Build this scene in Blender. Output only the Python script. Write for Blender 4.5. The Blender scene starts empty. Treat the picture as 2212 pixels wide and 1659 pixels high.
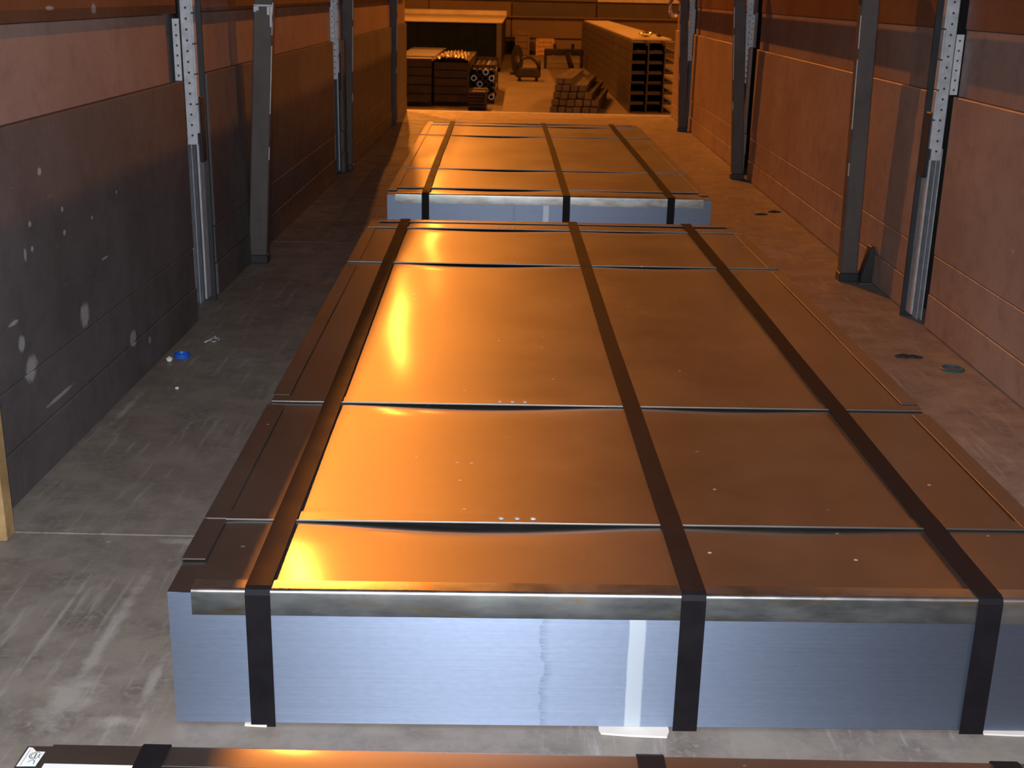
import bpy, bmesh, math, random
from mathutils import Vector, Matrix
random.seed(7)
S = bpy.context.scene
COL = S.collection

# ------------------------------------------------------------------ camera
FPX, PITCH, ROLL, YAW, CH = 2637.07, 0.31, -0.0214, -0.0019, 1.0746
cp, sp, cy, sy = math.cos(PITCH), math.sin(PITCH), math.cos(YAW), math.sin(YAW)
F = Vector((sy*cp, cy*cp, -sp)); R = Vector((cy, -sy, 0)); D = F.cross(R)
cr, sr = math.cos(ROLL), math.sin(ROLL)
R2 = R*cr + D*sr; D2 = -R*sr + D*cr
cd = bpy.data.cameras.new('camera'); cam = bpy.data.objects.new('camera', cd); COL.objects.link(cam)
cd.sensor_width = 36; cd.lens = FPX/2212*36; cd.clip_start = .05; cd.clip_end = 200
M = Matrix((R2, -D2, -F)).transposed().to_4x4(); M.translation = Vector((0, 0, CH))
cam.matrix_world = M
S.camera = cam
cd.dof.use_dof = True; cd.dof.focus_distance = 2.1; cd.dof.aperture_fstop = 17

# ------------------------------------------------------------------ world, lights, exposure
W = bpy.data.worlds.new('world'); S.world = W; W.use_nodes = True
W.node_tree.nodes['Background'].inputs[0].default_value = (.9, .35, .12, 1)
W.node_tree.nodes['Background'].inputs[1].default_value = .02
S.view_settings.view_transform = 'Standard'; S.view_settings.look = 'None'
S.view_settings.exposure = 0; S.view_settings.gamma = 1; S.view_settings.use_curve_mapping = False
SODIUM = (1, .29, .035)
FLASH_W, LAMP_W, LAMP2_W = 80, 2000, 2600
ROW_L, ROW_R, LAMP_Z = -2.75, 8.0, 6.9
def lamp_light(n, kind, loc, e, c, size):
    l = bpy.data.lights.new(n, kind); l.energy = e; l.color = c
    if kind == 'POINT': l.shadow_soft_size = size
    else: l.shape = 'DISK'; l.size = size
    o = bpy.data.objects.new(n, l); o.location = loc; COL.objects.link(o); return o
fl = lamp_light('flash', 'AREA', (-.03, .02, CH+.05), FLASH_W, (.92, .95, 1.0), .05)
fl.rotation_euler = (math.radians(90-3), 0, 0)
LAMPS = [(ROW_L, 14.5, 3100), (ROW_L, 28, LAMP_W), (ROW_L, 40, LAMP_W), (ROW_R, 14.5, LAMP2_W), (ROW_R, 28, LAMP_W), (ROW_R, 40, LAMP_W)]
for x, y, e in LAMPS: lamp_light('sodium_light', 'POINT', (x, y, LAMP_Z+.03), e, SODIUM, .08)

# ------------------------------------------------------------------ node helpers
class NT:
    def __init__(s, name):
        s.m = bpy.data.materials.new(name); s.m.use_nodes = True; s.t = s.m.node_tree
        s.b = s.t.nodes['Principled BSDF']; s._tc = None
    def n(s, typ, **kw):
        nd = s.t.nodes.new(typ)
        for k, v in kw.items(): setattr(nd, k, v)
        return nd
    def l(s, a, b): s.t.links.new(a, b)
    def set(s, sock, v):
        if hasattr(v, 'links') or isinstance(v, bpy.types.NodeSocket): s.l(v, sock)
        elif isinstance(v, (tuple, list)) and len(v) == 3 and sock.type == 'RGBA': sock.default_value = (*v, 1)
        else: sock.default_value = v
    def co(s):
        if not s._tc: s._tc = s.n('ShaderNodeTexCoord')
        return s._tc.outputs['Object']
    def map(s, scale=(1, 1, 1), loc=(0, 0, 0), src=None):
        m = s.n('ShaderNodeMapping'); s.l(src or s.co(), m.inputs[0]); m.inputs['Scale'].default_value = scale; m.inputs['Location'].default_value = loc
        return m.outputs[0]
    def noise(s, scale, vec=None, detail=4, rough=.6, dist=0):
        n = s.n('ShaderNodeTexNoise'); s.l(vec or s.co(), n.inputs['Vector']); n.inputs['Scale'].default_value = scale
        n.inputs['Detail'].default_value = detail; n.inputs['Roughness'].default_value = rough; n.inputs['Distortion'].default_value = dist
        return n.outputs['Fac']
    def ramp(s, fac, a, b, lo=0., hi=1.):
        r = s.n('ShaderNodeMapRange'); s.set(r.inputs[0], fac); r.inputs[1].default_value = a; r.inputs[2].default_value = b
        r.inputs[3].default_value = lo; r.inputs[4].default_value = hi; return r.outputs[0]
    def mix(s, f, a, b, mode='MIX'):
        m = s.n('ShaderNodeMix', data_type='RGBA', blend_type=mode); s.set(m.inputs[0], f); s.set(m.inputs[6], a); s.set(m.inputs[7], b)
        return m.outputs[2]
    def math(s, op, a, b=0., clamp=False):
        m = s.n('ShaderNodeMath', operation=op, use_clamp=clamp); s.set(m.inputs[0], a); s.set(m.inputs[1], b); return m.outputs[0]
    def blot(s, c, r, wob=.25, sharp=.25, nsc=30):
        """soft edged ellipse at c with radii r (object space); radius 0 = axis ignored"""
        v = s.n('ShaderNodeVectorMath', operation='SUBTRACT'); s.l(s.co(), v.inputs[0]); v.inputs[1].default_value = c
        k = s.n('ShaderNodeVectorMath', operation='MULTIPLY'); s.l(v.outputs[0], k.inputs[0]); k.inputs[1].default_value = [1/q if q else 0 for q in r]
        ln = s.n('ShaderNodeVectorMath', operation='LENGTH'); s.l(k.outputs[0], ln.inputs[0])
        d = s.math('ADD', ln.outputs['Value'], s.math('MULTIPLY', s.math('SUBTRACT', s.noise(nsc), .5), wob*4))
        return s.ramp(d, 1, 1-sharp)
    def maxi(s, lst):
        o = lst[0]
        for q in lst[1:]: o = s.math('MAXIMUM', o, q)
        return o
    def out(s, base, metal=0., rough=.5, bump=None, bs=.2, bd=.002, spec=None):
        s.set(s.b.inputs['Base Color'], base); s.set(s.b.inputs['Metallic'], metal); s.set(s.b.inputs['Roughness'], rough)
        if spec is not None: s.b.inputs['Specular IOR Level'].default_value = spec
        if bump is not None:
            b = s.n('ShaderNodeBump'); b.inputs['Strength'].default_value = bs; b.inputs['Distance'].default_value = bd
            s.l(bump, b.inputs['Height']); s.l(b.outputs[0], s.b.inputs['Normal'])
        return s.m

def plain(name, c, metal=0., rough=.5, var=.25, sc=8):
    t = NT(name); f = t.noise(sc)
    return t.out(t.mix(t.ramp(f, .3, .7), tuple(q*(1-var) for q in c), tuple(min(1, q*(1+var)) for q in c)), metal, t.ramp(f, .2, .8, rough-.06, rough+.06))

# ------------------------------------------------------------------ materials
def mat_floor():
    t = NT('worn_phenolic_plywood')
    big = t.noise(1.6, detail=5); mid = t.noise(9, detail=6, rough=.7)
    strk = t.noise(6, t.map((7, .55, 1)), detail=5, rough=.65)
    fine = t.noise(60, detail=4, rough=.7)
    base = t.mix(t.ramp(big, .35, .65), (.23, .183, .15), (.28, .252, .222))
    base = t.mix(t.ramp(mid, .42, .68, 0, .75), base, (.12, .10, .09))
    base = t.mix(t.ramp(strk, .56, .70, 0, .5), base, (.42, .39, .37))
    base = t.mix(t.ramp(t.math('MULTIPLY', t.ramp(fine, .5, .75), t.ramp(mid, .5, .65)), 0, 1, 0, .5), base, (.50, .46, .43))
    marks = [((-.695, 1.87, 0), (.016, .30, 0)), ((-.80, 1.93, 0), (.006, .2, 0)), ((-.69, 1.68, 0), (.045, .10, 0)), ((-.575, 1.74, 0), (.012, .09, 0)),
             ((-.86, 1.78, 0), (.02, .03, 0)), ((-.60, 1.62, 0), (.04, .02, 0)), ((-1.03, 3.08, 0), (.012, .16, 0)), ((-.64, 2.26, 0), (.10, .018, 0)),
             ((-.9, 1.52, 0), (.12, .012, 0)), ((-.55, 2.15, 0), (.05, .03, 0)), ((.56, 1.52, 0), (.03, .05, 0)), ((.40, 1.50, 0), (.012, .05, 0)), ((.75, 1.5, 0), (.05, .03, 0))]
    m = t.maxi([t.blot(c, r, .5, .7, 26) for c, r in marks])
    base = t.mix(t.math('MULTIPLY', m, .36), base, (.55, .52, .50))
    vor = t.n('ShaderNodeTexVoronoi'); t.l(t.co(), vor.inputs['Vector']); vor.inputs['Scale'].default_value = 14
    dots = t.math('MULTIPLY', t.ramp(vor.outputs['Distance'], .09, .05), t.ramp(t.noise(3), .56, .6))
    base = t.mix(t.math('MULTIPLY', dots, .7), base, (.42, .39, .37))
    return t.out(base, 0, t.ramp(mid, .3, .7, .42, .62), fine, .25, .0015, spec=.35)

def mat_panel(name, a, b, side, marks=(), scratch=.35, rough=.5):
    t = NT(name)
    big = t.noise(2.2, detail=4); mid = t.noise(12, detail=6, rough=.7)
    base = t.mix(t.ramp(big, .35, .65), a, b)
    base = t.mix(t.ramp(mid, .5, .8, 0, .5), base, tuple(q*.45 for q in a))
    s1 = t.noise(5, t.map((1, 1.2, 9)), detail=6, rough=.75, dist=.4)
    base = t.mix(t.ramp(s1, .62, .72, 0, scratch), base, tuple(min(1, q*2.2) for q in b))
    s2 = t.noise(6, t.map((1, 8, .8)), detail=4, rough=.7)
    base = t.mix(t.ramp(s2, .64, .74, 0, scratch*.8), base, tuple(min(1, q*1.9) for q in b))
    if marks:
        m = t.maxi([t.blot(c, r, .22, .35, 45) for c, r in marks])
        base = t.mix(t.math('MULTIPLY', m, .8), base, (.36, .36, .38))
    return t.out(base, 0, t.ramp(mid, .3, .7, rough-.08, rough+.08), mid, .2, .002, spec=.3)

def mat_cover():
    """thin glossy cold rolled cover sheet with dust specks and fine scratches"""
    t = NT('glossy_cold_rolled_steel')
    n1 = t.noise(7, t.map((1, 1, 1)), detail=3); cl = t.noise(3.5, detail=6, rough=.65)
    base = t.mix(t.ramp(cl, .35, .7), (.215, .205, .195), (.265, .255, .24))
    vor = t.n('ShaderNodeTexVoronoi'); t.l(t.co(), vor.inputs['Vector']); vor.inputs['Scale'].default_value = 16
    sp = t.math('MULTIPLY', t.ramp(vor.outputs['Distance'], .07, .04), t.ramp(t.noise(2.6), .50, .55))
    scr = t.math('MULTIPLY', t.ramp(t.noise(4, t.map((2.2, 16, 1)), detail=6, rough=.8), .70, .73), t.ramp(t.noise(2.1, t.map(loc=(4, 1, 0))), .5, .6))
    msk = t.math('MAXIMUM', sp, t.math('MULTIPLY', scr, .35))
    base = t.mix(msk, base, (.50, .48, .46))
    t.b.inputs['Coat Weight'].default_value = .16; t.b.inputs['Coat Roughness'].default_value = .14
    bp_ = t.noise(2.0, t.map((1, 1.6, 1)), detail=3)
    return t.out(base, t.ramp(msk, 0, 1, 1, 0), t.ramp(cl, .3, .75, .44, .49), bp_, .12, .004)

def mat_face():
    """end face of the sheet pack: brushed by the cut edges of hundreds of sheets"""
    t = NT('stacked_sheet_edges')
    uv = t.n('ShaderNodeUVMap'); sep = t.n('ShaderNodeSeparateXYZ'); t.l(t.co(), sep.inputs[0])
    lines = t.noise(10, t.map((.25, 1, 42)), detail=6, rough=.75)
    grain = t.noise(160, t.map((.35, 1, 1)), detail=3)
    base = t.mix(t.ramp(lines, .3, .7), (.235, .29, .40), (.295, .35, .455))
    base = t.mix(t.ramp(grain, .3, .7, 0, .25), base, (.16, .21, .32))
    # pale band painted in for the flash's mirrored streak; ragged dirty line left on the pack
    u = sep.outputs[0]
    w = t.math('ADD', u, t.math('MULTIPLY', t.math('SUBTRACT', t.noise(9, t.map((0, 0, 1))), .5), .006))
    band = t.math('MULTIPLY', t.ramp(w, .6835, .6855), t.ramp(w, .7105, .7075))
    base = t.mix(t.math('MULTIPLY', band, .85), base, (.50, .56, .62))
    w2 = t.math('ADD', u, t.math('MULTIPLY', t.math('SUBTRACT', t.noise(14, t.map((0, 0, 1))), .5), .06))
    d = t.math('MULTIPLY', t.ramp(w2, .5515, .5535), t.ramp(w2, .568, .556))
    d = t.math('MULTIPLY', d, t.ramp(t.noise(40, t.map((.4, 1, 5)), detail=4), .35, .6))
    base = t.mix(t.math('MULTIPLY', d, .55), base, (.12, .15, .21))
    t.b.inputs['Anisotropic'].default_value = .73
    tg = t.n('ShaderNodeTangent', direction_type='UV_MAP'); t.l(tg.outputs[0], t.b.inputs['Tangent'])
    return t.out(base, 1, .56, lines, .06, .001)

def mat_angle():
    t = NT('zinc_edge_protector')
    n = t.noise(9, t.map((1, 1, 3)), detail=5, rough=.65); st = t.noise(7, t.map((1.0, 1, 5.5), (3, 1, 2)), detail=6, rough=.7, dist=.8)
    base = t.mix(t.ramp(n, .35, .65), (.27, .29, .29), (.40, .43, .43))
    rust = t.ramp(st, .53, .66)
    base = t.mix(t.math('MULTIPLY', rust, .6), base, (.42, .27, .07))
    dk = t.ramp(t.noise(11, t.map((.6, 1, 6), (9, 3, 1)), detail=5, dist=1), .60, .72)
    base = t.mix(t.math('MULTIPLY', dk, .5), base, (.10, .10, .10))
    return t.out(base, .95, t.ramp(n, .3, .7, .27, .38))

def mat_galv():
    t = NT('galvanised_steel'); n = t.noise(30, detail=5); m2 = t.noise(7, t.map((1, 1, .4)), detail=5)
    base = t.mix(t.ramp(n, .3, .7), (.42, .44, .48), (.62, .64, .68))
    base = t.mix(t.ramp(m2, .55, .72, 0, .5), base, (.22, .22, .23))
    return t.out(base, .35, .48, n, .2, .001)

M_FLOOR = mat_floor()
LM = [((0, 2.92, .294), (0, .035, .034)), ((0, 3.28, .134), (0, .032, .026)), ((0, 2.57, .262), (0, .036, .034)), ((0, 2.72, .675), (0, .012, .010)),
      ((0, 2.638, .572), (0, .009, .007)), ((0, 2.835, .572), (0, .009, .007)), ((0, 3.03, .517), (0, .008, .006)), ((0, 2.836, .516), (0, .010, .007)),
      ((0, 2.637, .517), (0, .009, .007)), ((0, 2.597, .513), (0, .008, .016)), ((0, 3.23, .55), (0, .007, .006)), ((0, 2.50, .385), (0, .03, .006)),
      ((0, 2.53, .33), (0, .02, .02)), ((0, 2.72, .15), (0, .10, .006)), ((0, 3.42, .09), (0, .012, .012)), ((0, 3.1, .40), (0, .03, .004))]
M_LOW_L = mat_panel('dark_film_faced_board', (.085, .077, .080), (.125, .115, .122), -1, LM, .3)
M_UP_L = mat_panel('pinkish_brown_board', (.24, .165, .145), (.30, .215, .195), -1, (), .12)
M_RED = mat_panel('reddish_brown_board', (.12, .05, .03), (.17, .08, .045), -1, (((0, 2.9, 1.02), (0, .03, .006)), ((0, 3.2, 1.015), (0, .02, .014))), .35, .4)
M_LOW_R = mat_panel('brown_film_faced_board', (.27, .19, .16), (.34, .255, .22), 1, (((0, 3.45, .40), (0, .01, .008)),), .18)
M_POST = mat_panel('dark_grey_painted_steel', (.078, .064, .060), (.112, .096, .090), 0, (), .25)
M_GALV = mat_galv()
M_DARKCH = plain('dark_channel_steel', (.03, .032, .038), .3, .5)
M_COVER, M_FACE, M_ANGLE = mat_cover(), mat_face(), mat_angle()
M_BEND = plain('bend_highlight_metal', (.86, .88, .90), 1, .30, .05, 20)  # paler than the rest of the angle: flash highlight put into the colour
def dull(m, v):
    m.node_tree.nodes['Principled BSDF'].inputs['Specular IOR Level'].default_value = v
M_STRAP = plain('black_lacquered_strap', (.009, .008, .010), 0, .55, .2, 20)
M_STRAP.node_tree.nodes['Principled BSDF'].inputs['Specular IOR Level'].default_value = .12
M_FRAME = plain('chassis_steel', (.05, .05, .055), .2, .55)
M_CURTAIN = plain('dark_tarpaulin', (.06, .05, .05), 0, .6)
M_WOOD = plain('raw_pine_stake', (.42, .27, .12), 0, .6, .4, 12)
M_PAPER = plain('white_paper', (.78, .80, .80), 0, .6, .05)
M_SHIM = plain('pale_softwood', (.72, .66, .60), 0, .7, .1)
M_INK = plain('black_ink', (.02, .02, .02), 0, .5)
M_BLUE = plain('blue_plastic', (.01, .10, .55), 0, .35, .15)
M_TEAL = plain('dark_teal_plastic', (.02, .10, .12), 0, .5, .15)
M_CONC = plain('hall_concrete', (.17, .145, .12), 0, .62, .2, 1.2)
M_HWALL = plain('hall_wall_panel', (.14, .10, .07), 0, .7, .15, .8)
M_HBEAM = plain('hall_dark_girder', (.06, .048, .045), 0, .6, .2, 2)
M_CEIL = plain('hall_ceiling_sheet', (.26, .23, .20), 0, .7, .12, .5)
M_NAVY = plain('navy_container_paint', (.006, .011, .024), 0, .55, .3, 3)
M_LID = plain('pale_container_lid', (.55, .50, .40), .1, .4, .15, 2)
M_BEAMST = plain('mill_finish_beam', (.085, .07, .065), .3, .5, .3, 3)
M_INSIDE = plain('dark_profile_steel', (.035, .032, .034), .2, .5, .3, 3)  # one even near-black tone for dark things; also the seam shade sheet
dull(M_NAVY, .08); dull(M_INSIDE, .15)
M_WRAP = plain('clear_film_over_steel', (.85, .78, .65), 1, .24, .1, 6)
M_BUND = plain('dark_bundled_steel', (.026, .020, .019), .2, .45, .3, 5); dull(M_BUND, .2)
M_LABELY = plain('yellow_tag', (.7, .5, .06), 0, .6, .1)
mg = NT('sodium_lamp_glass'); mg.b.inputs['Emission Color'].default_value = (1, .5, .12, 1); mg.b.inputs['Emission Strength'].default_value = 6
M_GLOW = mg.out((.8, .6, .3), 0, .4)

# ------------------------------------------------------------------ geometry helpers
def link(name, me, parent=None, label=None):
    o = bpy.data.objects.new(name, me); COL.objects.link(o)
    if parent: o.parent = parent
    if label: o['label'] = label
    return o
def bx(bm, x0, x1, y0, y1, z0, z1):
    r = bmesh.ops.create_cube(bm, size=1, matrix=Matrix.Translation(((x0+x1)/2, (y0+y1)/2, (z0+z1)/2)) @ Matrix.Diagonal((x1-x0, y1-y0, z1-z0, 1)))
    return r['verts']
def fin(name, bm, mat, parent=None, bevel=0, seg=1, smooth=False, label=None):
    if bevel: bmesh.ops.bevel(bm, geom=bm.edges[:], offset=bevel, segments=seg, profile=.5, affect='EDGES')
    me = bpy.data.meshes.new(name); bm.to_mesh(me); bm.free(); me.materials.append(mat)
    if smooth:
        for p in me.polygons: p.use_smooth = True
    return link(name, me, parent, label)
def box(name, x0, x1, y0, y1, z0, z1, mat, parent=None, bevel=.002, label=None):
    bm = bmesh.new(); bx(bm, x0, x1, y0, y1, z0, z1)
    return fin(name, bm, mat, parent, bevel, label=label)
def root(name, loc=(0, 0, 0), rz=0, label=None, cat=None, group=None, kind=None, rx=0, ry=0):
    o = bpy.data.objects.new(name, None); COL.objects.link(o); o.location = loc; o.rotation_euler = (rx, ry, rz)
    tag(o, label, cat, group, kind); return o
def tag(o, label=None, cat=None, group=None, kind=None):
    if label: o['label'] = label
    if cat: o['category'] = cat
    if group: o['group'] = group
    if kind: o['kind'] = kind
    return o
def dup(r, loc, rz=None, label=None, group=None, scale=None):
    c = r.copy(); COL.objects.link(c); c.location = loc
    if rz is not None: c.rotation_euler = (0, 0, rz)
    if scale: c.scale = scale
    if label: c['label'] = label
    if group: c['group'] = group
    for ch in [q for q in bpy.data.objects if q.parent == r]:
        d = ch.copy(); COL.objects.link(d); d.parent = c
        for g in [q for q in bpy.data.objects if q.parent == ch]:
            e = g.copy(); COL.objects.link(e); e.parent = d
    return c
def tube(bm, pts, r, n=8, cap=True):
    rings = []
    for i, p in enumerate(pts):
        p = Vector(p); a = Vector(pts[max(i-1, 0)]); b = Vector(pts[min(i+1, len(pts)-1)]); t = (b-a).normalized()
        up = Vector((0, 0, 1)) if abs(t.z) < .9 else Vector((1, 0, 0)); s = t.cross(up).normalized(); q = s.cross(t)
        rings.append([bm.verts.new(p + s*math.cos(2*math.pi*k/n)*r + q*math.sin(2*math.pi*k/n)*r) for k in range(n)])
    for a, b in zip(rings, rings[1:]):
        for k in range(n): bm.faces.new((a[k], a[(k+1) % n], b[(k+1) % n], b[k]))
    if cap: bm.faces.new(rings[0][::-1]); bm.faces.new(rings[-1])

# ------------------------------------------------------------------ setting: trailer shell
XL, XR, Y0, YE = -1.065, 1.415, -2.0, 11.72
fb = box('floor', XL-.12, XR+.10, Y0, YE, -.16, -.024, M_FRAME); fb['kind'] = 'structure'
for ya, yb in ((Y0, 2.283), (2.286, 5.36), (5.363, 8.95), (8.953, YE)):
    box('floor_panel', XL-.11, XR+.09, ya, yb, -.024, 0, M_FLOOR, fb, .0015)
sill = box('trim_1', XL-.12, XR+.10, YE, YE+.06, -.16, .002, M_GALV, None, .004); sill['kind'] = 'structure'

def wall(name, sgn):
    x = XL if sgn < 0 else XR
    top = 2.09 if sgn < 0 else 1.45
    xb = x + sgn*.085
    w = box(name, min(xb, xb+sgn*.01), max(xb, xb+sgn*.01), Y0, YE, 0, top, M_FRAME); w['kind'] = 'structure'
    low, up = (M_LOW_L, M_UP_L) if sgn < 0 else (M_LOW_R, M_UP_L)
    bays = [(Y0, 3.96, 0), (4.34, 7.28, .02 if sgn < 0 else 0), (7.52, 10.50, 0), (10.80, YE, .0)]
    if sgn > 0: bays = [(Y0, 4.10, 0), (4.34, 7.62, 0), (7.86, 10.45, .0), (10.75, YE, .0)]
    rows = [(0.004, .119, 0, low), (.1215, .253, .003, low), (.2555, .788 if sgn < 0 else .780, .001, low),
            (.7888 if sgn < 0 else .7808, .990, .016, up), (.9915, 1.22, .012, M_RED), (1.224, top, .014, M_RED)]
    for a, b, off in bays:
        for i, (z0, z1, rec, m) in enumerate(rows):
            xi = x + sgn*(rec+off); xo = xi + sgn*.021
            if sgn < 0 and a == Y0 and i == 3: b = 3.85
            elif sgn < 0 and a == Y0: b = 3.96
            box('wall_plank', min(xi, xo), max(xi, xo), a, b, z0, z1, m, w, .0015 if i != 2 else .003)
    return w
wl = wall('wall_left', -1); wr = wall('wall_right', 1)
# front bulkhead behind the photographer
bh = box('wall_front', XL-.12, XR+.12, Y0-.06, Y0, 0, 2.45, M_RED); bh['kind'] = 'structure'

# ------------------------------------------------------------------ side posts (stakes), each leaning inwards
def post(yc, xb, xt, w, mat, label, ztop=1.26, dep=.055, mark=False, d_top=0):
    """front face from xb (left edge at floor) to xt (left edge at z=1.03)"""
    r = root('side_post', (xb, yc, 0), label=label, cat='post', group='dark steel posts standing along the side boards')
    bm = bmesh.new(); k = (xt-xb)/1.03
    def P(z): return xb*0 + k*z
    vs = []
    zs = [0.0, ztop]
    for z in zs:
        o = P(z)
        vs.append([bm.verts.new((o, 0, z)), bm.verts.new((o+w, 0, z)), bm.verts.new((o+w, dep, z)), bm.verts.new((o, dep, z))])
    for i in range(4): bm.faces.new((vs[0][i], vs[0][(i+1) % 4], vs[1][(i+1) % 4], vs[1][i]))
    bm.faces.new(vs[0][::-1]); bm.faces.new(vs[1])
    fin('post_shaft', bm, mat, r, .004)
    # foot shoe
    bm = bmesh.new(); bx(bm, -.006, w+.006, -.006, dep+.006, 0, .035); fin('foot_socket', bm, M_DARKCH, r, .003)
    # worn bright edge, chipped in three lengths
    ex = w if xb < 0 else 0
    for z0, z1 in ((.42, .47), (.60, .86), (.90, 1.02)):
        bm = bmesh.new(); vs = bx(bm, ex-.0015, ex+.0012, -.0012, .003, z0, z1)
        for v in vs: v.co.x += P(v.co.z)
        fin('worn_edge', bm, M_GALV, r)
    if mark:
        bm = bmesh.new()
        for x0, x1, z0, z1 in ((.001, w-.001, 1.006, 1.012), (.001, .010, .985, 1.008), (w-.012, w-.001, .93, 1.008), (w-.022, w-.010, .975, 1.004), (.010, .02, .99, 1.007)):
            bx(bm, P(1)+x0, P(1)+x1, -.0012, .001, z0, z1)
        fin('chipped_paint_mark', bm, M_GALV, r, label='whitish chipped patch across the post')
    return r
post(4.90, -1.098, -1.032, .074, M_POST, 'nearest dark post by the left wall, with a whitish chipped mark near the top', mark=True)
post(7.65, -1.112, -1.090, .074, M_POST, 'second dark post along the left wall, behind the chipped nearest one')
post(10.4, -1.120, -1.098, .080, M_POST, 'farthest dark post along the left wall, beside the open rear end')
post(4.80, 1.297, 1.272, .066, M_POST, 'dark post by the right wall, nearest on that side, beside the perforated strip')
post(7.62, 1.322, 1.262, .070, M_POST, 'second dark post along the right wall, middle one of the three there')
post(10.35, 1.322, 1.275, .068, M_POST, 'farthest dark post along the right wall, beside the open rear end')
# bracket at the foot of the nearest right post
r = root('foot_bracket', (1.36, 4.76, 0), label='dark bracket between the foot of the nearest right post and the wall', cat='bracket')
bm = bmesh.new()
vv = [bm.verts.new(p) for p in ((.008, 0, .0), (.052, 0, 0), (.052, 0, .15), (.036, 0, .15), (.008, 0, .03))]
f = bm.faces.new(vv); e = bmesh.ops.extrude_face_region(bm, geom=[f]); bmesh.ops.translate(bm, verts=[q for q in e['geom'] if isinstance(q, bmesh.types.BMVert)], vec=(0, .05, 0))
bmesh.ops.recalc_face_normals(bm, faces=bm.faces[:]); fin('web_plate', bm, M_DARKCH, r, .002)
box('base_plate', -.004, .053, -.02, .07, 0, .008, M_POST, r)
# raw wooden stake, cut by the left edge of the picture
r = root('wooden_stake', (-1.036, 2.235, 0), label='pale wooden stake standing on the floor at the left edge of the picture', cat='stake')
bm = bmesh.new(); vs = bx(bm, -.05, .022, 0, .045, 0, .9)
for v in vs:
    if v.co.z > .5: v.co.x -= .005
fin('stake_shaft', bm, M_WOOD, r, .004)

# ------------------------------------------------------------------ perforated pillars between the board bays
def perf(bm, x0, w, y, z0, n, pitch, rad, flip=1):
    """perforated flat strip facing -y with real holes"""
    for i in range(n):
        zc = z0+pitch*(i+.5); xc = x0+w/2
        out = [(x0, z0+pitch*i), (xc, z0+pitch*i), (x0+w, z0+pitch*i), (x0+w, zc), (x0+w, z0+pitch*(i+1)), (xc, z0+pitch*(i+1)), (x0, z0+pitch*(i+1)), (x0, zc)]
        ang = [225, 270, 315, 0, 45, 90, 135, 180]
        a = [bm.verts.new((px, y, pz)) for px, pz in out]
        b = [bm.verts.new((xc+rad*math.cos(math.radians(t)), y, zc+rad*math.sin(math.radians(t)))) for t in ang]
        c = [bm.verts.new((xc+rad*math.cos(math.radians(t)), y+.004, zc+rad*math.sin(math.radians(t)))) for t in ang]
        for k in range(8):
            k2 = (k+1) % 8
            bm.faces.new((a[k], a[k2], b[k2], b[k])); bm.faces.new((b[k], b[k2], c[k2], c[k]))
def pillar(s, loc, label):
    """s = +1: left wall pillar (inside is +x); s = -1: mirrored for the right wall. Local x: 0 at the wall side, grows inwards."""
    r = root('side_pillar', loc, label=label, cat='pillar', group='perforated pillars between the side boards')
    def X(a, b): return (a, b) if s > 0 else (-b, -a)
    def part(n, lst, m, bev=.001, label=None):
        bm = bmesh.new()
        for a, b, y0, y1, z0, z1 in lst: bx(bm, *X(a, b), y0, y1, z0, z1)
        return fin(n, bm, m, r, bev, label=label)
    part('pillar_back', [(-.02, .058, .06, .07, 0, 1.7)], M_DARKCH)
    part('outer_flange', [(-.001, .003, .0, .06, 0, .60)], M_GALV)
    part('middle_flange', [(.012, .015, .01, .06, 0, .58)], M_GALV)
    part('inner_flange', [(.034, .041, 0, .06, .02, .60)], M_GALV)
    part('lock_housing', [(.044, .056, .0, .05, .50, .72)], M_DARKCH, .004)
    # perforated angle
    bm = bmesh.new(); a0, a1 = X(.008, .042); perf(bm, a0, a1-a0, -.01, .575, 31, .0345, .0042)
    bx(bm, *X(.008, .042), -.012, -.006, .562, .575)
    fin('perforated_strip', bm, M_GALV, r)
    bm = bmesh.new()
    for i in range(11):
        bx(bm, *X(.042, .050), -.012, .018, .60+i*.098, .60+i*.098+.094)
    fin('notched_flange', bm, M_GALV, r, .0012)
    bm = bmesh.new(); bx(bm, *X(.006, .044), -.0065, -.004, .563, 1.64); fin('strip_backing', bm, M_DARKCH, r)
    # short perforated hook plate on the near side
    sub = bmesh.new(); a0, a1 = X(.031, .053) if s > 0 else X(.011, .036)
    hy = -.20 if s > 0 else -.10
    perf(sub, a0, a1-a0, hy, .786, 6, .031, .0037); bx(sub, a0, a1, hy, hy+.003, .972, .976)
    fin('hook_plate', sub, M_GALV, r, label='short grey perforated plate')
    bm = bmesh.new(); bx(bm, a0+.001, a1-.001, hy+.0045, hy+.010, .79, .97); fin('hook_plate_web', bm, M_DARKCH, r)
    return r
pl = pillar(1, (-1.134, 4.20, 0), 'nearest perforated grey pillar on the left wall, with long bright edges down to the floor')
dup(pl, (-1.134, 7.50, 0), label='second perforated pillar on the left wall, half hidden behind the second dark post')
dup(pl, (-1.134, 10.72, 0), label='farthest perforated pillar on the left wall, near the open rear')
pr = pillar(-1, (1.437, 4.20, 0), 'nearest perforated grey pillar on the right wall, reaching the top right of the picture')
dup(pr, (1.437, 7.92, 0), label='second perforated pillar on the right wall, just behind the middle dark post')
dup(pr, (1.437, 10.62, 0), label='farthest perforated pillar on the right wall, at the rear')

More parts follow.
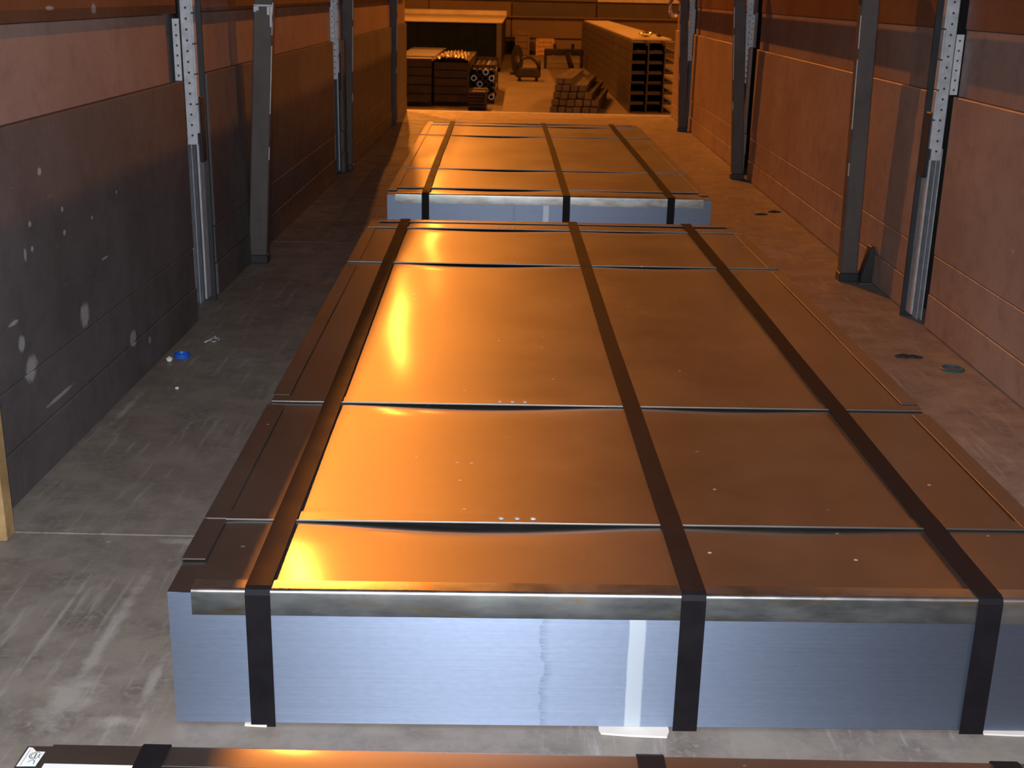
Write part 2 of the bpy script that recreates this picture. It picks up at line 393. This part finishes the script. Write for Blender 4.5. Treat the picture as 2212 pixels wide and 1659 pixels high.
# rails above the picture's top edge: they carry the posts and throw the bands of shade
box('trim_2', XL+.13, XL+.15, 2.0, 11.6, 1.068, 1.112, M_GALV, None, .003)['kind'] = 'structure'
box('trim_3', XR-.175, XR-.155, 2.0, 11.6, 1.10, 1.215, M_GALV, None, .003)['kind'] = 'structure'
box('trim_4', XL-.12, XL+.012, Y0, YE, 2.09, 2.14, M_FRAME, None, .004)['kind'] = 'structure'  # unseen cap rail added to set the lamp's shadow edge on the packages
box('trim_5', XR-.02, XR+.05, Y0, YE, 2.22, 2.31, M_FRAME, None, .004)['kind'] = 'structure'
# tarpaulin curtain on the right side above the boards
bm = bmesh.new(); prev = None
for i in range(140):
    y = Y0 + (YE-Y0)*i/139; x = XR+.03+.012*math.sin(i*.9)
    cur = [bm.verts.new((x, y, 1.40)), bm.verts.new((x, y, 2.26))]
    if prev: bm.faces.new((prev[0], cur[0], cur[1], prev[1]))
    prev = cur
tag(fin('side_curtain', bm, M_CURTAIN, None, smooth=True), 'dark tarpaulin curtain above the right side boards', 'curtain')

# ------------------------------------------------------------------ steel sheet packages
def face_stack(name, w, ln, h, parent):
    bm = bmesh.new(); bx(bm, 0, w, 0, ln, .004, h-.0052)
    top = [f for f in bm.faces if f.normal.z > .5 or all(v.co.z > h*.5 for v in f.verts)]
    bmesh.ops.inset_region(bm, faces=top, thickness=.022); bmesh.ops.translate(bm, verts=top[0].verts[:], vec=(0, 0, -.009))
    me = bpy.data.meshes.new(name); bm.normal_update(); uvl = bm.loops.layers.uv.new('UVMap')
    for f in bm.faces:
        for l in f.loops:
            c = l.vert.co
            l[uvl].uv = (c.z, c.x if abs(f.normal.y) > .5 else c.y) if abs(f.normal.z) < .5 else (c.y, c.x)
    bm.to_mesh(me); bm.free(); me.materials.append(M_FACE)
    return link(name, me, parent)
def bulge(u, v, sd):
    return .0011*math.sin(5.1*u+1.3+sd)*math.sin(3.7*v+.5*sd) + .0007*math.sin(9*u-2+sd*2)*math.cos(8*v+1.1)
def package(name, loc, rz, w, ln, h, straps, sw, seams, sd, label, ends=True, frontdrop=.04, bul=1.0, extra=()):
    r = root(name, loc, rz, label, 'sheet metal package', 'strapped packages of steel sheets on the trailer floor')
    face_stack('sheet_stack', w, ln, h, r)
    edges = [0.0]+seams+[ln]
    box('seam_shade_sheet', .024, w-.024, .024, ln-.024, h-.0141, h-.0134, M_INSIDE, r, 0)  # dark sheet added so the gaps under the seams read as shade
    sl, sm, srr = straps
    for i in range(len(edges)-1):
        v0, v1 = edges[i], edges[i+1]
        NU, NV = 56, max(6, int((v1-v0)/.03))
        bm = bmesh.new(); g = []
        for j in range(NV+1):
            v = v0 + (v1+.012-v0)*j/NV if i < len(edges)-2 else v0+(v1-v0)*j/NV
            row = []
            for k in range(NU+1):
                u = w*k/NU
                z = h-.004 + bul*bulge(u, v, sd+i)*min(1, (v-v0)/.05+.15)*min(1, u/.06, (w-u)/.06)
                if i < len(edges)-2:      # far edge sags between the straps, under the next sheet
                    q = max(0., 1-(v1-v)/.07)**1.5 if v <= v1 else 1
                    sag = 0
                    if sl < u < sm: sag = .0085*math.sin(math.pi*(u-sl)/(sm-sl))**2
                    if sm < u < srr: sag = .0032*math.sin(math.pi*(u-sm)/(srr-sm))**2
                    z -= q*(sag+.0012)
                if i == 0 and v-v0 < .03: z -= .0
                row.append(bm.verts.new((u, v, z+(.0022 if i > 0 and v < v0+.001 else .0008*i/ max(1, i)))))
            g.append(row)
        for j in range(NV):
            for k in range(NU): bm.faces.new((g[j][k], g[j][k+1], g[j+1][k+1], g[j+1][k]))
        sh = fin('cover_sheet', bm, M_COVER, r, smooth=True)
        if i > 0:
            # turned hem along the near edge, lying on the sheet before
            bm = bmesh.new(); bx(bm, .001, w-.001, v0-.0015, v0+.033, h-.003, h+.0006)
            fin('hem', bm, M_COVER, sh, .0007, 2)
            for q in range(3):
                bm = bmesh.new(); bmesh.ops.create_uvsphere(bm, u_segments=10, v_segments=6, radius=.0055, matrix=Matrix.Translation((sl+.36+q*.027, v0+.014, h+.0002)) @ Matrix.Diagonal((1, .8, .45, 1)))
                fin('spot_weld', bm, M_GALV, sh, smooth=True)
    # side edge protectors, in lengths
    for x0, x1, sg in ((-.003, .034, -1), (w-.034, w+.003, 1)):
        for a, b in ((.10, seams[0]-.004), (seams[0]+.0, seams[1]-.03), (seams[1]+.04, seams[2]-.05), (seams[2]+.0, seams[3]-.02)):
            bm = bmesh.new(); bx(bm, x0, x1, a, b, h-.0012, h+.0012)
            xo = x0 if sg < 0 else x1-.002
            bx(bm, xo, xo+.002, a, b, h-.045, h-.0005)
            fin('side_edge_protector', bm, M_COVER, r, .0005)
    # front and back angle with a rounded bend
    def angle(yf, sgn, nm):
        bm = bmesh.new(); rad = .0065; prof = []
        prof.append((.030 if sgn > 0 else .043, h+.0018))
        for t in range(0, 7):
            a = math.radians(90*t/6); prof.append((-.002+rad-rad*math.sin(a), h+.0018-rad+rad*math.cos(a)))
        prof.append((-.002, h-frontdrop))
        inner = [(p0+ (.0015 if k > 3 else 0), p1-(.0015 if k <= 3 else 0)) for k, (p0, p1) in enumerate(prof)]
        ua, ub = .035, w-.036
        N = 24; rows = []
        for k in range(N+1):
            u = ua+(ub-ua)*k/N; wz = .0006*math.sin(u*17+sd)
            rows.append([bm.verts.new((u, yf+sgn*p0 - (0 if q < len(prof)-1 else sgn*abs(wz)), p1)) for q, (p0, p1) in enumerate(prof)] + [bm.verts.new((u, yf+sgn*p0, p1)) for p0, p1 in inner[::-1]])
        L = len(rows[0])
        for a, b in zip(rows, rows[1:]):
            for q in range(L): bm.faces.new((a[q], b[q], b[(q+1) % L], a[(q+1) % L]))
        bm.faces.new(rows[0]); bm.faces.new(rows[-1][::-1]); bmesh.ops.recalc_face_normals(bm, faces=bm.faces[:])
        o = fin(nm, bm, M_ANGLE if sgn > 0 else M_COVER, r)
        for p in o.data.polygons: p.use_smooth = abs(p.normal.x) < .5
        o.data.materials.append(M_BEND)
        for p in o.data.polygons:
            if p.index < N*L and 1 <= p.index % L <= 5 and sgn > 0: p.material_index = 1
        o.data.set_sharp_from_angle(angle=math.radians(40))
        return o
    if ends: angle(0, 1, 'front_edge_angle')
    angle(ln, -1, 'rear_edge_angle')
    # straps right round the pack
    for k, u in enumerate(straps):
        bm = bmesh.new(); t = .0012
        path = [(-.0038, .0), (-.0038, h-.006), (-.001, h+.0015), (.006, h+.0042)]
        nn = 60
        for q in range(1, nn):
            v = .02+(ln-.04)*q/nn
            near = min(abs(v-s) for s in seams)
            path.append((v, h+(.0040 if near < .05 else .0030+.0006*math.sin(v*7+k+sd))))
        path += [(ln-.006, h+.0042), (ln+.001, h+.0015), (ln+.0038, h-.006), (ln+.0038, 0)]
        lo = []
        for idx, (v, z) in enumerate(path):
            du = .0016*math.sin(v*2.1+k*1.7+sd)
            a = Vector(path[max(idx-1, 0)]); b = Vector(path[min(idx+1, len(path)-1)]); d = (b-a).normalized(); nrm = Vector((-d.y, d.x))
            o0 = Vector((v, z)); o1 = o0+nrm*t
            lo.append([bm.verts.new((u-sw/2+du, o0.x, o0.y)), bm.verts.new((u+sw/2+du, o0.x, o0.y)), bm.verts.new((u+sw/2+du, o1.x, o1.y)), bm.verts.new((u-sw/2+du, o1.x, o1.y))])
        for a, b in zip(lo, lo[1:]):
            for q in range(4): bm.faces.new((a[q], a[(q+1) % 4], b[(q+1) % 4], b[q]))
        bm.faces.new(lo[0]); bm.faces.new(lo[-1][::-1]); bmesh.ops.recalc_face_normals(bm, faces=bm.faces[:])
        fin('strap', bm, M_STRAP, r)
    return r
HP = .2287
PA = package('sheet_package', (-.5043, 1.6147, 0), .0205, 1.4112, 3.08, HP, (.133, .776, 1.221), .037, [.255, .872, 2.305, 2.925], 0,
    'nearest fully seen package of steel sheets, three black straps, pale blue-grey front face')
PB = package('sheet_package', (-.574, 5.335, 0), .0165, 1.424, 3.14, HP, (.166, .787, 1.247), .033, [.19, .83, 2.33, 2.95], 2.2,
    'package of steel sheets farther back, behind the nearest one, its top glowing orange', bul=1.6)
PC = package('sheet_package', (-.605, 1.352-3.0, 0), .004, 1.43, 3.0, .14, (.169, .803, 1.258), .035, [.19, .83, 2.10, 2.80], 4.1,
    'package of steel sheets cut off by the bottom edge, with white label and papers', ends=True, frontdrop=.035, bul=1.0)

# label and papers on the nearest package (cut by the bottom of the picture)
hz = .14
lb = root('shipping_label', (-.600, 1.322, hz+.001), 0, 'small white printed label with a round emblem at the bottom left corner', 'label')
bm = bmesh.new()
vs = [bm.verts.new(p) for p in ((-.012, -.019, 0), (.0115, -.018, 0), (.0125, .012, 0), (.001, .0125, 0), (-.006, .020, 0), (-.0115, .021, 0))]
f = bm.faces.new(vs); e = bmesh.ops.extrude_face_region(bm, geom=[f]); bmesh.ops.translate(bm, verts=[q for q in e['geom'] if isinstance(q, bmesh.types.BMVert)], vec=(0, 0, .0004))
bmesh.ops.recalc_face_normals(bm, faces=bm.faces[:]); fin('label_sheet', bm, M_PAPER, lb)
def ring(bm, cx, cy, ra, rb, a0, a1, z, sx=1., sy=1.):
    n = 20; pr_ = None
    for i in range(n+1):
        t = math.radians(a0+(a1-a0)*i/n); c = (bm.verts.new((cx+ra*math.cos(t)*sx, cy+ra*math.sin(t)*sy, z)), bm.verts.new((cx+rb*math.cos(t)*sx, cy+rb*math.sin(t)*sy, z)))
        if pr_: bm.faces.new((pr_[0], c[0], c[1], pr_[1]))
        pr_ = c
bm = bmesh.new(); z = .00055
ring(bm, .0035, .0035, .0068, .0078, 60, 300, z); ring(bm, .0035, .0035, .0048, .0056, 100, 400, z); ring(bm, .0125, .0035, .0048, .0056, 110, 250, z)
bx(bm, .0028, .0042, -.001, .0085, z-.0001, z)
fin('round_emblem', bm, M_INK, lb)
bm = bmesh.new(); ring(bm, .0035, -.0095, .0030, .0040, 0, 180, z, 1, .9); bx(bm, .0065, .0075, -.0140, -.0095, z-.0001, z); bx(bm, -.0005, .0002, -.0115, -.0095, z-.0001, z)
fin('printed_letter', bm, M_INK, lb)
bm = bmesh.new(); bx(bm, -.0080, -.0075, -.018, .016, z-.0001, z); fin('printed_line', bm, M_INK, lb)
ps = box('paper_sheet', -.578, -.466, 1.10, 1.306, hz+.0030, hz+.0042, M_PAPER, None, .0003); tag(ps, 'bright white paper lying flat beside the black strap at the bottom left', 'paper')

# ------------------------------------------------------------------ small things on the trailer floor
def chip(name, pts, h, mat, label, cat, base=0.0):
    bm = bmesh.new(); vs = [bm.verts.new((x, y, base)) for x, y in pts]; f = bm.faces.new(vs)
    e = bmesh.ops.extrude_face_region(bm, geom=[f]); bmesh.ops.translate(bm, verts=[q for q in e['geom'] if isinstance(q, bmesh.types.BMVert)], vec=(0, 0, h))
    bmesh.ops.recalc_face_normals(bm, faces=bm.faces[:])
    return tag(fin(name, bm, mat, None, min(.0008, h*.3)), label, cat)
chip('wooden_shim', ((.141, 1.66), (.141, 1.619), (.144, 1.6105), (.19, 1.606), (.244, 1.6045), (.249, 1.62), (.249, 1.66)), .0035, M_SHIM, 'pale wooden shim sticking out under the front of the nearest big package', 'shim')
chip('wooden_shim', ((-.405, 1.65), (-.40, 1.6115), (-.385, 1.6105), (-.366, 1.6095), (-.362, 1.65)), .0035, M_SHIM, 'thin pale shim under the foot of the left black strap', 'shim')
chip('paper_strip', ((.735, 1.66), (.735, 1.632), (.79, 1.630), (.82, 1.632), (.82, 1.66)), .003, M_SHIM, 'thin pale shim under the package by the right black strap', 'shim')
def cap(loc, r, h, mat, label):
    o = root('plastic_cap', loc, label=label, cat='cap')
    bm = bmesh.new(); prof = [(r, 0), (r*1.02, h*.6), (r*.9, h), (r*.8, h), (r*.74, h*.35), (0, h*.3)]; N = 18; rows = []
    for a, b in prof[:-1]: rows.append([bm.verts.new((a*math.cos(2*math.pi*k/N), a*math.sin(2*math.pi*k/N), b)) for k in range(N)])
    for p, q in zip(rows, rows[1:]):
        for k in range(N): bm.faces.new((p[k], p[(k+1) % N], q[(k+1) % N], q[k]))
    bm.faces.new(rows[-1]); bm.faces.new(rows[0][::-1]); fin('cap_body', bm, mat, o, smooth=False); return o
cap((-1.012, 3.555, 0), .024, .012, M_BLUE, 'small bright blue plastic cap on the floor by the left wall')
cap((1.345, 3.60, 0), .036, .006, M_TEAL, 'flat dark teal plastic cap on the floor by the right wall')
# twisted metal clip
bm = bmesh.new(); tube(bm, [(-.98+.03*t+.008*math.sin(t*5), 3.70+.06*t, .005+.006*abs(math.sin(t*4))) for t in [i/14 for i in range(15)]], .0028, 6)
tube(bm, [(-.955+.012*math.cos(a), 3.735+.022*math.sin(a), .004) for a in [i*.42 for i in range(14)]], .002, 6)
tag(fin('wire_clip', bm, M_GALV, None, smooth=True), 'small twisted metal wire clip on the floor behind the blue cap', 'clip')
bm = bmesh.new(); bmesh.ops.create_icosphere(bm, subdivisions=1, radius=.006, matrix=Matrix.Translation((-.942, 3.238, .004)) @ Matrix.Diagonal((1, 1, .7, 1)))
tag(fin('plaster_crumb', bm, M_PAPER), 'tiny white crumb lying on the left floor strip', 'crumb')
bm = bmesh.new(); bmesh.ops.create_icosphere(bm, subdivisions=1, radius=.010, matrix=Matrix.Translation((-1.035, 3.50, .008)) @ Matrix.Diagonal((1, 1.4, .9, 1)))
tag(fin('plaster_crumb', bm, M_PAPER), 'whitish crumb at the foot of the left wall beside the blue cap', 'crumb')
def splinter(x, y, label, s=1):
    bm = bmesh.new(); rn = random.Random(int(x*1000+y*10)); 
    for i in range(3):
        a = rn.uniform(-.4, .4); c = Vector((x+rn.uniform(-.02, .02), y+rn.uniform(-.015, .015), .004))
        d = Vector((math.cos(a)*.03*s, math.sin(a)*.02, 0)); vs = [bm.verts.new(c-d), bm.verts.new(c+Vector((0, -.008, .003))), bm.verts.new(c+d), bm.verts.new(c+Vector((0, .008, .004)))]
        f = bm.faces.new(vs); e = bmesh.ops.extrude_face_region(bm, geom=[f]); bmesh.ops.translate(bm, verts=[q for q in e['geom'] if isinstance(q, bmesh.types.BMVert)], vec=(0, 0, -.004))
    bmesh.ops.recalc_face_normals(bm, faces=bm.faces[:]); tag(fin('wood_splinter', bm, M_INSIDE), label, 'debris')
splinter(1.244, 3.722, 'dark splinters on the right floor strip, left of the teal cap')
splinter(1.26, 6.35, 'dark splinters on the right floor beyond the nearest dark post')
splinter(1.36, 6.42, 'dark splinters touching the right wall beyond the nearest dark post')
# coil of clear strapping hung on the rear right pillar
rr = root('strapping_coil', (1.335, 11.2, .99), label='glossy coil of clear strapping hanging at the rear right corner', cat='coil')
for k in range(4):
    bm = bmesh.new(); ra = .075-.008*k
    tube(bm, [(ra*.75*math.cos(a), -.012*k+.01*math.sin(a*3+k), ra*1.25*math.sin(a)) for a in [i*2*math.pi/24 for i in range(25)]], .005, 6, False)
    fin('strapping_loop', bm, M_WRAP, rr, smooth=True)
box('hanging_hook', .02, .09, .0, .012, .07, .10, M_GALV, rr)

# ------------------------------------------------------------------ the hall outside
GZ = -1.2
X0, X1, HY0, HY1, HZ = -9.5, 17.0, -9.0, 50.0, 8.2
g = box('floor_hall', X0, X1, HY0, HY1, GZ-.1, GZ, M_CONC, None, 0); g['kind'] = 'structure'
c = box('ceiling', X0, X1, HY0, HY1, HZ, HZ+.1, M_CEIL, None, 0); c['kind'] = 'structure'
for i in range(15):
    y = HY0+2+i*4.0
    box('roof_beam', X0, X1, y-.12, y+.12, HZ-.45, HZ, M_HBEAM, c, 0)
for nm, a in (('wall_hall_left', (X0-.2, X0, HY0, HY1)), ('wall_hall_right', (X1, X1+.2, HY0, HY1)), ('wall_hall_front', (X0, X1, HY0-.2, HY0))):
    box(nm, *a, GZ, HZ, M_HWALL, None, 0)['kind'] = 'structure'
wb = box('wall_hall_back', X0, X1, HY1+.15, HY1+.3, GZ, HZ, M_HBEAM, None, 0); wb['kind'] = 'structure'
xs = [X0, -7.0, -3.66, -.42, 2.9, 6.2, 9.5, 12.8, X1]
for a, b in zip(xs, xs[1:]):
    box('wall_panel', a+.02, b-.02, HY1+.02, HY1+.15, GZ, -.66, M_HWALL, wb, .01)
    box('wall_panel', a+.02, b-.02, HY1+.04, HY1+.15, -.60, .16, M_HWALL, wb, .01)
    box('wall_panel', a+.02, b-.02, HY1-.04, HY1+.15, .19, .74, M_HWALL if b < 0 else M_HBEAM, wb, .01)
    box('wall_panel', a+.02, b-.02, HY1+.04, HY1+.15, .80, 3.2, M_LID if a > 2 else M_HWALL, wb, .01)
    box('wall_panel', a+.02, b-.02, HY1+.04, HY1+.15, 3.25, HZ, M_HWALL, wb, .01)
girder = box('trim_6', X0, X1, HY1-.12, HY1+.0, .16, .22, M_HWALL, None, .005); girder['kind'] = 'structure'

# sodium high-bay lamps
def high_bay(x, y, label):
    r = root('high_bay_lamp', (x, y, LAMP_Z), label=label, cat='ceiling lamp', group='sodium high-bay lamps under the hall roof')
    bm = bmesh.new(); N = 20; rows = []
    for rd, z in ((.24, -.02), (.22, .06), (.15, .20), (.10, .30)): rows.append([bm.verts.new((rd*math.cos(2*math.pi*k/N), rd*math.sin(2*math.pi*k/N), z)) for k in range(N)])
    for p, q in zip(rows, rows[1:]):
        for k in range(N): bm.faces.new((p[k], p[(k+1) % N], q[(k+1) % N], q[k]))
    fin('reflector', bm, M_FRAME, r, smooth=True)
    bm = bmesh.new(); bmesh.ops.create_cone(bm, segments=16, radius1=.1, radius2=.1, depth=.22, cap_ends=True, matrix=Matrix.Translation((0, 0, .41))); fin('ballast_housing', bm, M_FRAME, r)
    bm = bmesh.new(); tube(bm, [(0, 0, .52), (0, 0, HZ-.45-LAMP_Z)], .012, 6); fin('suspension_rod', bm, M_FRAME, r)
    bm = bmesh.new(); bmesh.ops.create_uvsphere(bm, u_segments=12, v_segments=8, radius=.05, matrix=Matrix.Translation((0, 0, .19)) @ Matrix.Diagonal((1, 1, 1.2, 1))); fin('bulb', bm, M_GLOW, r, smooth=True)
nth = {14.5: 'nearest', 28: 'middle', 40: 'farthest'}
for x, y, e in LAMPS: high_bay(x, y, f"{nth[y]} sodium lamp of the {'left' if x < 0 else 'right'} row under the hall roof")

# long steel channels stacked behind the truck on the right
CHX, CHY, CW, CHH = 2.20, 25.3, .30, .2
def channel_mesh():
    bm = bmesh.new(); t = .018; w, h = CW-.02, CHH-.012; L = 18
    pr_ = [(0, 0), (w, 0), (w, h), (w-t, h), (w-t, t), (t, t), (t, h), (0, h)]
    pr_ = [(0, 0), (w, 0), (w, t), (t, t), (t, h-t), (w, h-t), (w, h), (0, h)]
    a = [bm.verts.new((x, 0, z)) for x, z in pr_]; b = [bm.verts.new((x, L, z)) for x, z in pr_]
    bm.faces.new(a); bm.faces.new(b[::-1])
    for k in range(8): bm.faces.new((a[k], b[k], b[(k+1) % 8], a[(k+1) % 8]))
    bmesh.ops.recalc_face_normals(bm, faces=bm.faces[:])
    me = bpy.data.meshes.new('steel_channel'); bm.to_mesh(me); bm.free(); me.materials.append(M_BEAMST); return me
chm = channel_mesh()
colw = ['left', 'middle', 'right']
roww = ['bottom', 'second from the floor', 'third from the floor', 'fourth from the floor', 'third from the top', 'second from the top', 'topmost']
for ci in range(3):
    for ri in range(7):
        o = link('steel_channel', chm); o.location = (CHX+ci*CW+(.04 if ci else 0)*ci, CHY+random.uniform(-.05, .05)+ci*.04, GZ+.004+ri*CHH); o.rotation_euler = (0, 0, .009)
        tag(o, f'long steel channel behind the truck, {roww[ri]} in the {colw[ci]} column', 'steel channel', 'steel channels stacked behind the truck on the right')
o = tag(box('timber_plank', 2.25, 3.05, 25.9, 43, .205, .245, M_LID, None, .004), 'pale board lying along the top of the channel stack', 'plank'); o.rotation_euler = (0, 0, .009); o.location.x = .24
def lump(name, x, y, z, sx, sy, sz, mat, label, cat, rz=0.):
    bm = bmesh.new(); bmesh.ops.create_icosphere(bm, subdivisions=2, radius=1, matrix=Matrix.Diagonal((sx, sy, sz, 1)))
    rn = random.Random(int(abs(x*100+y)))
    for v in bm.verts: v.co *= rn.uniform(.85, 1.12)
    o = fin(name, bm, mat, None, smooth=True); o.location = (x, y, z+sz*.9); o.rotation_euler = (0, 0, rz); return tag(o, label, cat)
lump("cloth_bundle", 2.62, 26.8, .262, .16, .25, .05, M_WRAP, 'light bundle lying on top of the channel stack', 'bundle')
lump("work_glove", 2.87, 26.5, .262, .07, .14, .04, M_INSIDE, 'small dark lump on top of the channel stack near the truck side', 'bundle')

# low stack of flat bars beside the channels
fb_ = root('flat_bar_stack', (.57, 25.0, GZ), label='low stepped stack of brown steel bars between the aisle and the channels', cat='bar stack')
rn = random.Random(5)
fb_.rotation_euler = (0, 0, -.118)
for tier, (n, z) in enumerate(((6, 0), (6, .135), (5, .27), (4, .405), (2, .54))):
    for k in range(n):
        box('steel_bar', .02+k*.16+tier*.02, .02+k*.16+.145+tier*.02, rn.uniform(-.1, .1)+.1*tier, 4.0+rn.uniform(-.2, .2), z, z+.12, M_BEAMST, fb_, .006)

# dark container behind the left aisle
ct = root('dark_container', (-5.6, 38, GZ), label='large dark navy ribbed container with a pale lit lid, left of the aisle', cat='container')
CWd, CL, CHt = 4.98, 10.6, 1.40
box('container_body', 0, CWd, .03, CL, .1, CHt, M_NAVY, ct, .01)
for k in range(9):
    box('rib', .12+k*.585, .20+k*.585, -.01, .05, .12, CHt-.06, M_NAVY, ct, .008)
box('corner_post', CWd-.14, CWd+.01, -.02, .12, .0, CHt, M_POST, ct, .01)
box('corner_post', -.01, .14, -.02, .12, .0, CHt, M_POST, ct, .01)
box('bottom_beam', 0, CWd, -.02, .1, 0, .14, M_POST, ct, .01)
box('lid', -.03, CWd+.03, -.06, CL+.03, CHt, CHt+.035, M_LID, ct, .006)
box('far_lid_edge', -.03, CWd+.03, CL-.25, CL+.05, CHt+.035, CHt+.22, M_LID, ct, .02)

# wrapped steel bundles in front of the container
def bundle(x, y, w, l, h, label, crink=0., tubes=0, tag_=False, z=0.):
    r = root('steel_bundle', (x, y, GZ+z), label=label, cat='steel bundle', group='dark steel bundles stacked left of the aisle')
    for bxk in (0.15, l*.5, l-.3):
        box('timber_bearer', 0, w, bxk, bxk+.12, 0, .1, M_BUND, r, .01)
    if tubes:
        n = tubes; rd = w/(2*n)
        rows = int((h-.1)/(2*rd))
        for j in range(rows):
            for i in range(n):
                bm = bmesh.new(); cx, cz = rd+i*2*rd, .1+rd+j*2*rd; dy = random.uniform(-.12, .12)
                N = 12; ro, ri = rd*.94, rd*.72; a = [bm.verts.new((cx+ro*math.cos(2*math.pi*k/N), dy, cz+ro*math.sin(2*math.pi*k/N))) for k in range(N)]
                b = [bm.verts.new((cx+ri*math.cos(2*math.pi*k/N), dy, cz+ri*math.sin(2*math.pi*k/N))) for k in range(N)]
                c2 = [bm.verts.new((cx+ro*math.cos(2*math.pi*k/N), l, cz+ro*math.sin(2*math.pi*k/N))) for k in range(N)]
                d2 = [bm.verts.new((cx+ri*math.cos(2*math.pi*k/N), l, cz+ri*math.sin(2*math.pi*k/N))) for k in range(N)]
                for k in range(N):
                    q = (k+1) % N; bm.faces.new((a[k], a[q], b[q], b[k])); bm.faces.new((a[q], a[k], c2[k], c2[q])); bm.faces.new((b[k], b[q], d2[q], d2[k]))
                bmesh.ops.recalc_face_normals(bm, faces=bm.faces[:]); fin('steel_tube', bm, M_BUND if (i+j) % 3 else M_WRAP, r)
    else:
        n = 5; hh = (h-.1)/n
        for k in range(n):
            box('steel_layer', random.uniform(0, .015), w-random.uniform(0, .015), random.uniform(0, .06), l, .1+k*hh, .1+(k+1)*hh-.012, M_BUND, r, .006)
    for sy_ in (.6, l-.7):
        box('binding_strap', -.008, w+.008, sy_, sy_+.05, .1, h+.006, M_INSIDE, r, .002)
    if crink:
        bm = bmesh.new(); NX, NY = 26, 18; g_ = []
        for j in range(NY+1):
            g_.append([bm.verts.new((w*(-.01+1.02*i/NX), l*.5*j/NY-.05, h+.02+(crink*abs(math.sin(math.pi*i/NX))**.5)*(.75+.25*math.sin(i*2.3+j*.7)+.12*math.sin(j*1.9+i)))) for i in range(NX+1)])
        for j in range(NY):
            for i in range(NX): bm.faces.new((g_[j][i], g_[j][i+1], g_[j+1][i+1], g_[j+1][i]))
        fin('crumpled_film', bm, M_WRAP, r, smooth=True, label='shiny crumpled film over the bundle')
    if tag_: box('yellow_tag', .06, .20, -.012, -.002, h*.36, h*.36+.10, M_LABELY, r)
    return r
bundle(-2.62, 25.6, .80, 5.0, .98, 'dark bundle with a small yellow tag, leftmost in front of the dark container', tag_=True)
bundle(-1.80, 25.8, .72, 5.0, .90, 'dark bundle covered with shiny crumpled film, in the middle', crink=.12)
bundle(-1.06, 26.6, .50, 4.5, .78, 'bundle of dark steel tubes with glinting ends beside the aisle', tubes=4)
bundle(-1.04, 24.6, .36, 1.1, .42, 'short low dark bundle in front of the tube bundle')

# steel coil standing at the container's corner
cr_ = root('steel_coil', (-.12, 36.6, GZ), label='dark upright steel coil at the corner of the container', cat='coil')
bm = bmesh.new(); N = 28
for (ro, y0, y1) in ((.42, 0, .5),):
    ring_ = []
    for rd, y in ((.16, y0), (ro, y0), (ro, y1), (.16, y1)):
        ring_.append([bm.verts.new((rd*.42*math.cos(2*math.pi*k/N), y, .42+rd*math.sin(2*math.pi*k/N))) for k in range(N)])
    for a, b in zip(ring_, ring_[1:]+ring_[:1]):
        for k in range(N): bm.faces.new((a[k], a[(k+1) % N], b[(k+1) % N], b[k]))
bmesh.ops.recalc_face_normals(bm, faces=bm.faces[:]); fin('coil_winding', bm, M_BUND, cr_, smooth=False)
box('coil_cradle', -.2, .2, 0, .5, 0, .05, M_BUND, cr_)

# small trolley in the aisle
tr = root('steel_trolley', (-.15, 34.0, GZ), label='small dark trolley with an arched frame standing in the lit aisle', cat='trolley')
box('trolley_body', 0, .68, 0, .55, .10, .33, M_INSIDE, tr, .03)
for x in (.04, .50):
    bm = bmesh.new(); bmesh.ops.create_cone(bm, segments=14, radius1=.07, radius2=.07, depth=.08, cap_ends=True, matrix=Matrix.Translation((x+.07, .02, .07)) @ Matrix.Rotation(math.pi/2, 4, 'Y')); fin('wheel', bm, M_STRAP, tr)
bm = bmesh.new(); tube(bm, [(.07, .1, .3), (.08, .1, .46), (.17, .1, .58), (.30, .1, .63), (.42, .1, .62), (.55, .1, .52), (.61, .1, .40), (.62, .1, .3)], .038, 8); fin('arched_frame', bm, M_INSIDE, tr, smooth=True)
for x in (.03, .65):
    bm = bmesh.new(); tube(bm, [(x, .02, .3), (x, .02, .56)], .03, 8); fin('upright', bm, M_INSIDE, tr, smooth=True)
# dark trestle with a leaning bar farther down the aisle
ts = root('steel_trestle', (.72, 40.0, GZ), label='dark trestle with a crossbar at the far end of the aisle', cat='trestle')
box('crossbar', 0, 1.25, 0, .3, .42, .62, M_INSIDE, ts, .03)
for x in (.0, 1.15): box('trestle_leg', x, x+.09, 0, .3, 0, .42, M_INSIDE, ts, .01)
for x in (.28, .85): box('upright_stub', x, x+.1, .05, .2, .62, .78, M_INSIDE, ts, .02)
ln_ = root('leaning_post', (1.30, 33.5, GZ), label='short black post leaning to the left beside the bar stack', cat='post')
bm = bmesh.new(); tube(bm, [(.16, 0, .03), (.02, 0, .45), (-.08, 0, .78)], .075, 10); fin('post_body', bm, M_STRAP, ln_, smooth=True)
bm = bmesh.new(); bx(bm, .06, .28, -.12, .12, 0, .06); fin('post_foot', bm, M_INSIDE, ln_, .01)
# carton and drum against the far wall
for x, w, h, n, m, lab in ((-.25, .55, .95, 'wooden_crate', M_HWALL, 'brown crate against the far wall, beside the coil'), (.55, .7, .62, 'wooden_crate', M_WOOD, 'low pale crate at the far wall behind the trolley')):
    o = root(n, (x, 48.6, GZ), label=lab, cat='crate')
    for k in range(4): box('crate_board', 0, w, 0, .03, .02+k*h/4, (k+1)*h/4-.01, m, o, .004)
    box('crate_body', .01, w-.01, .03, .8, 0, h, m, o, .01)
    for q in (0, w-.08): box('crate_batten', q, q+.08, -.03, 0, 0, h, m, o, .004)
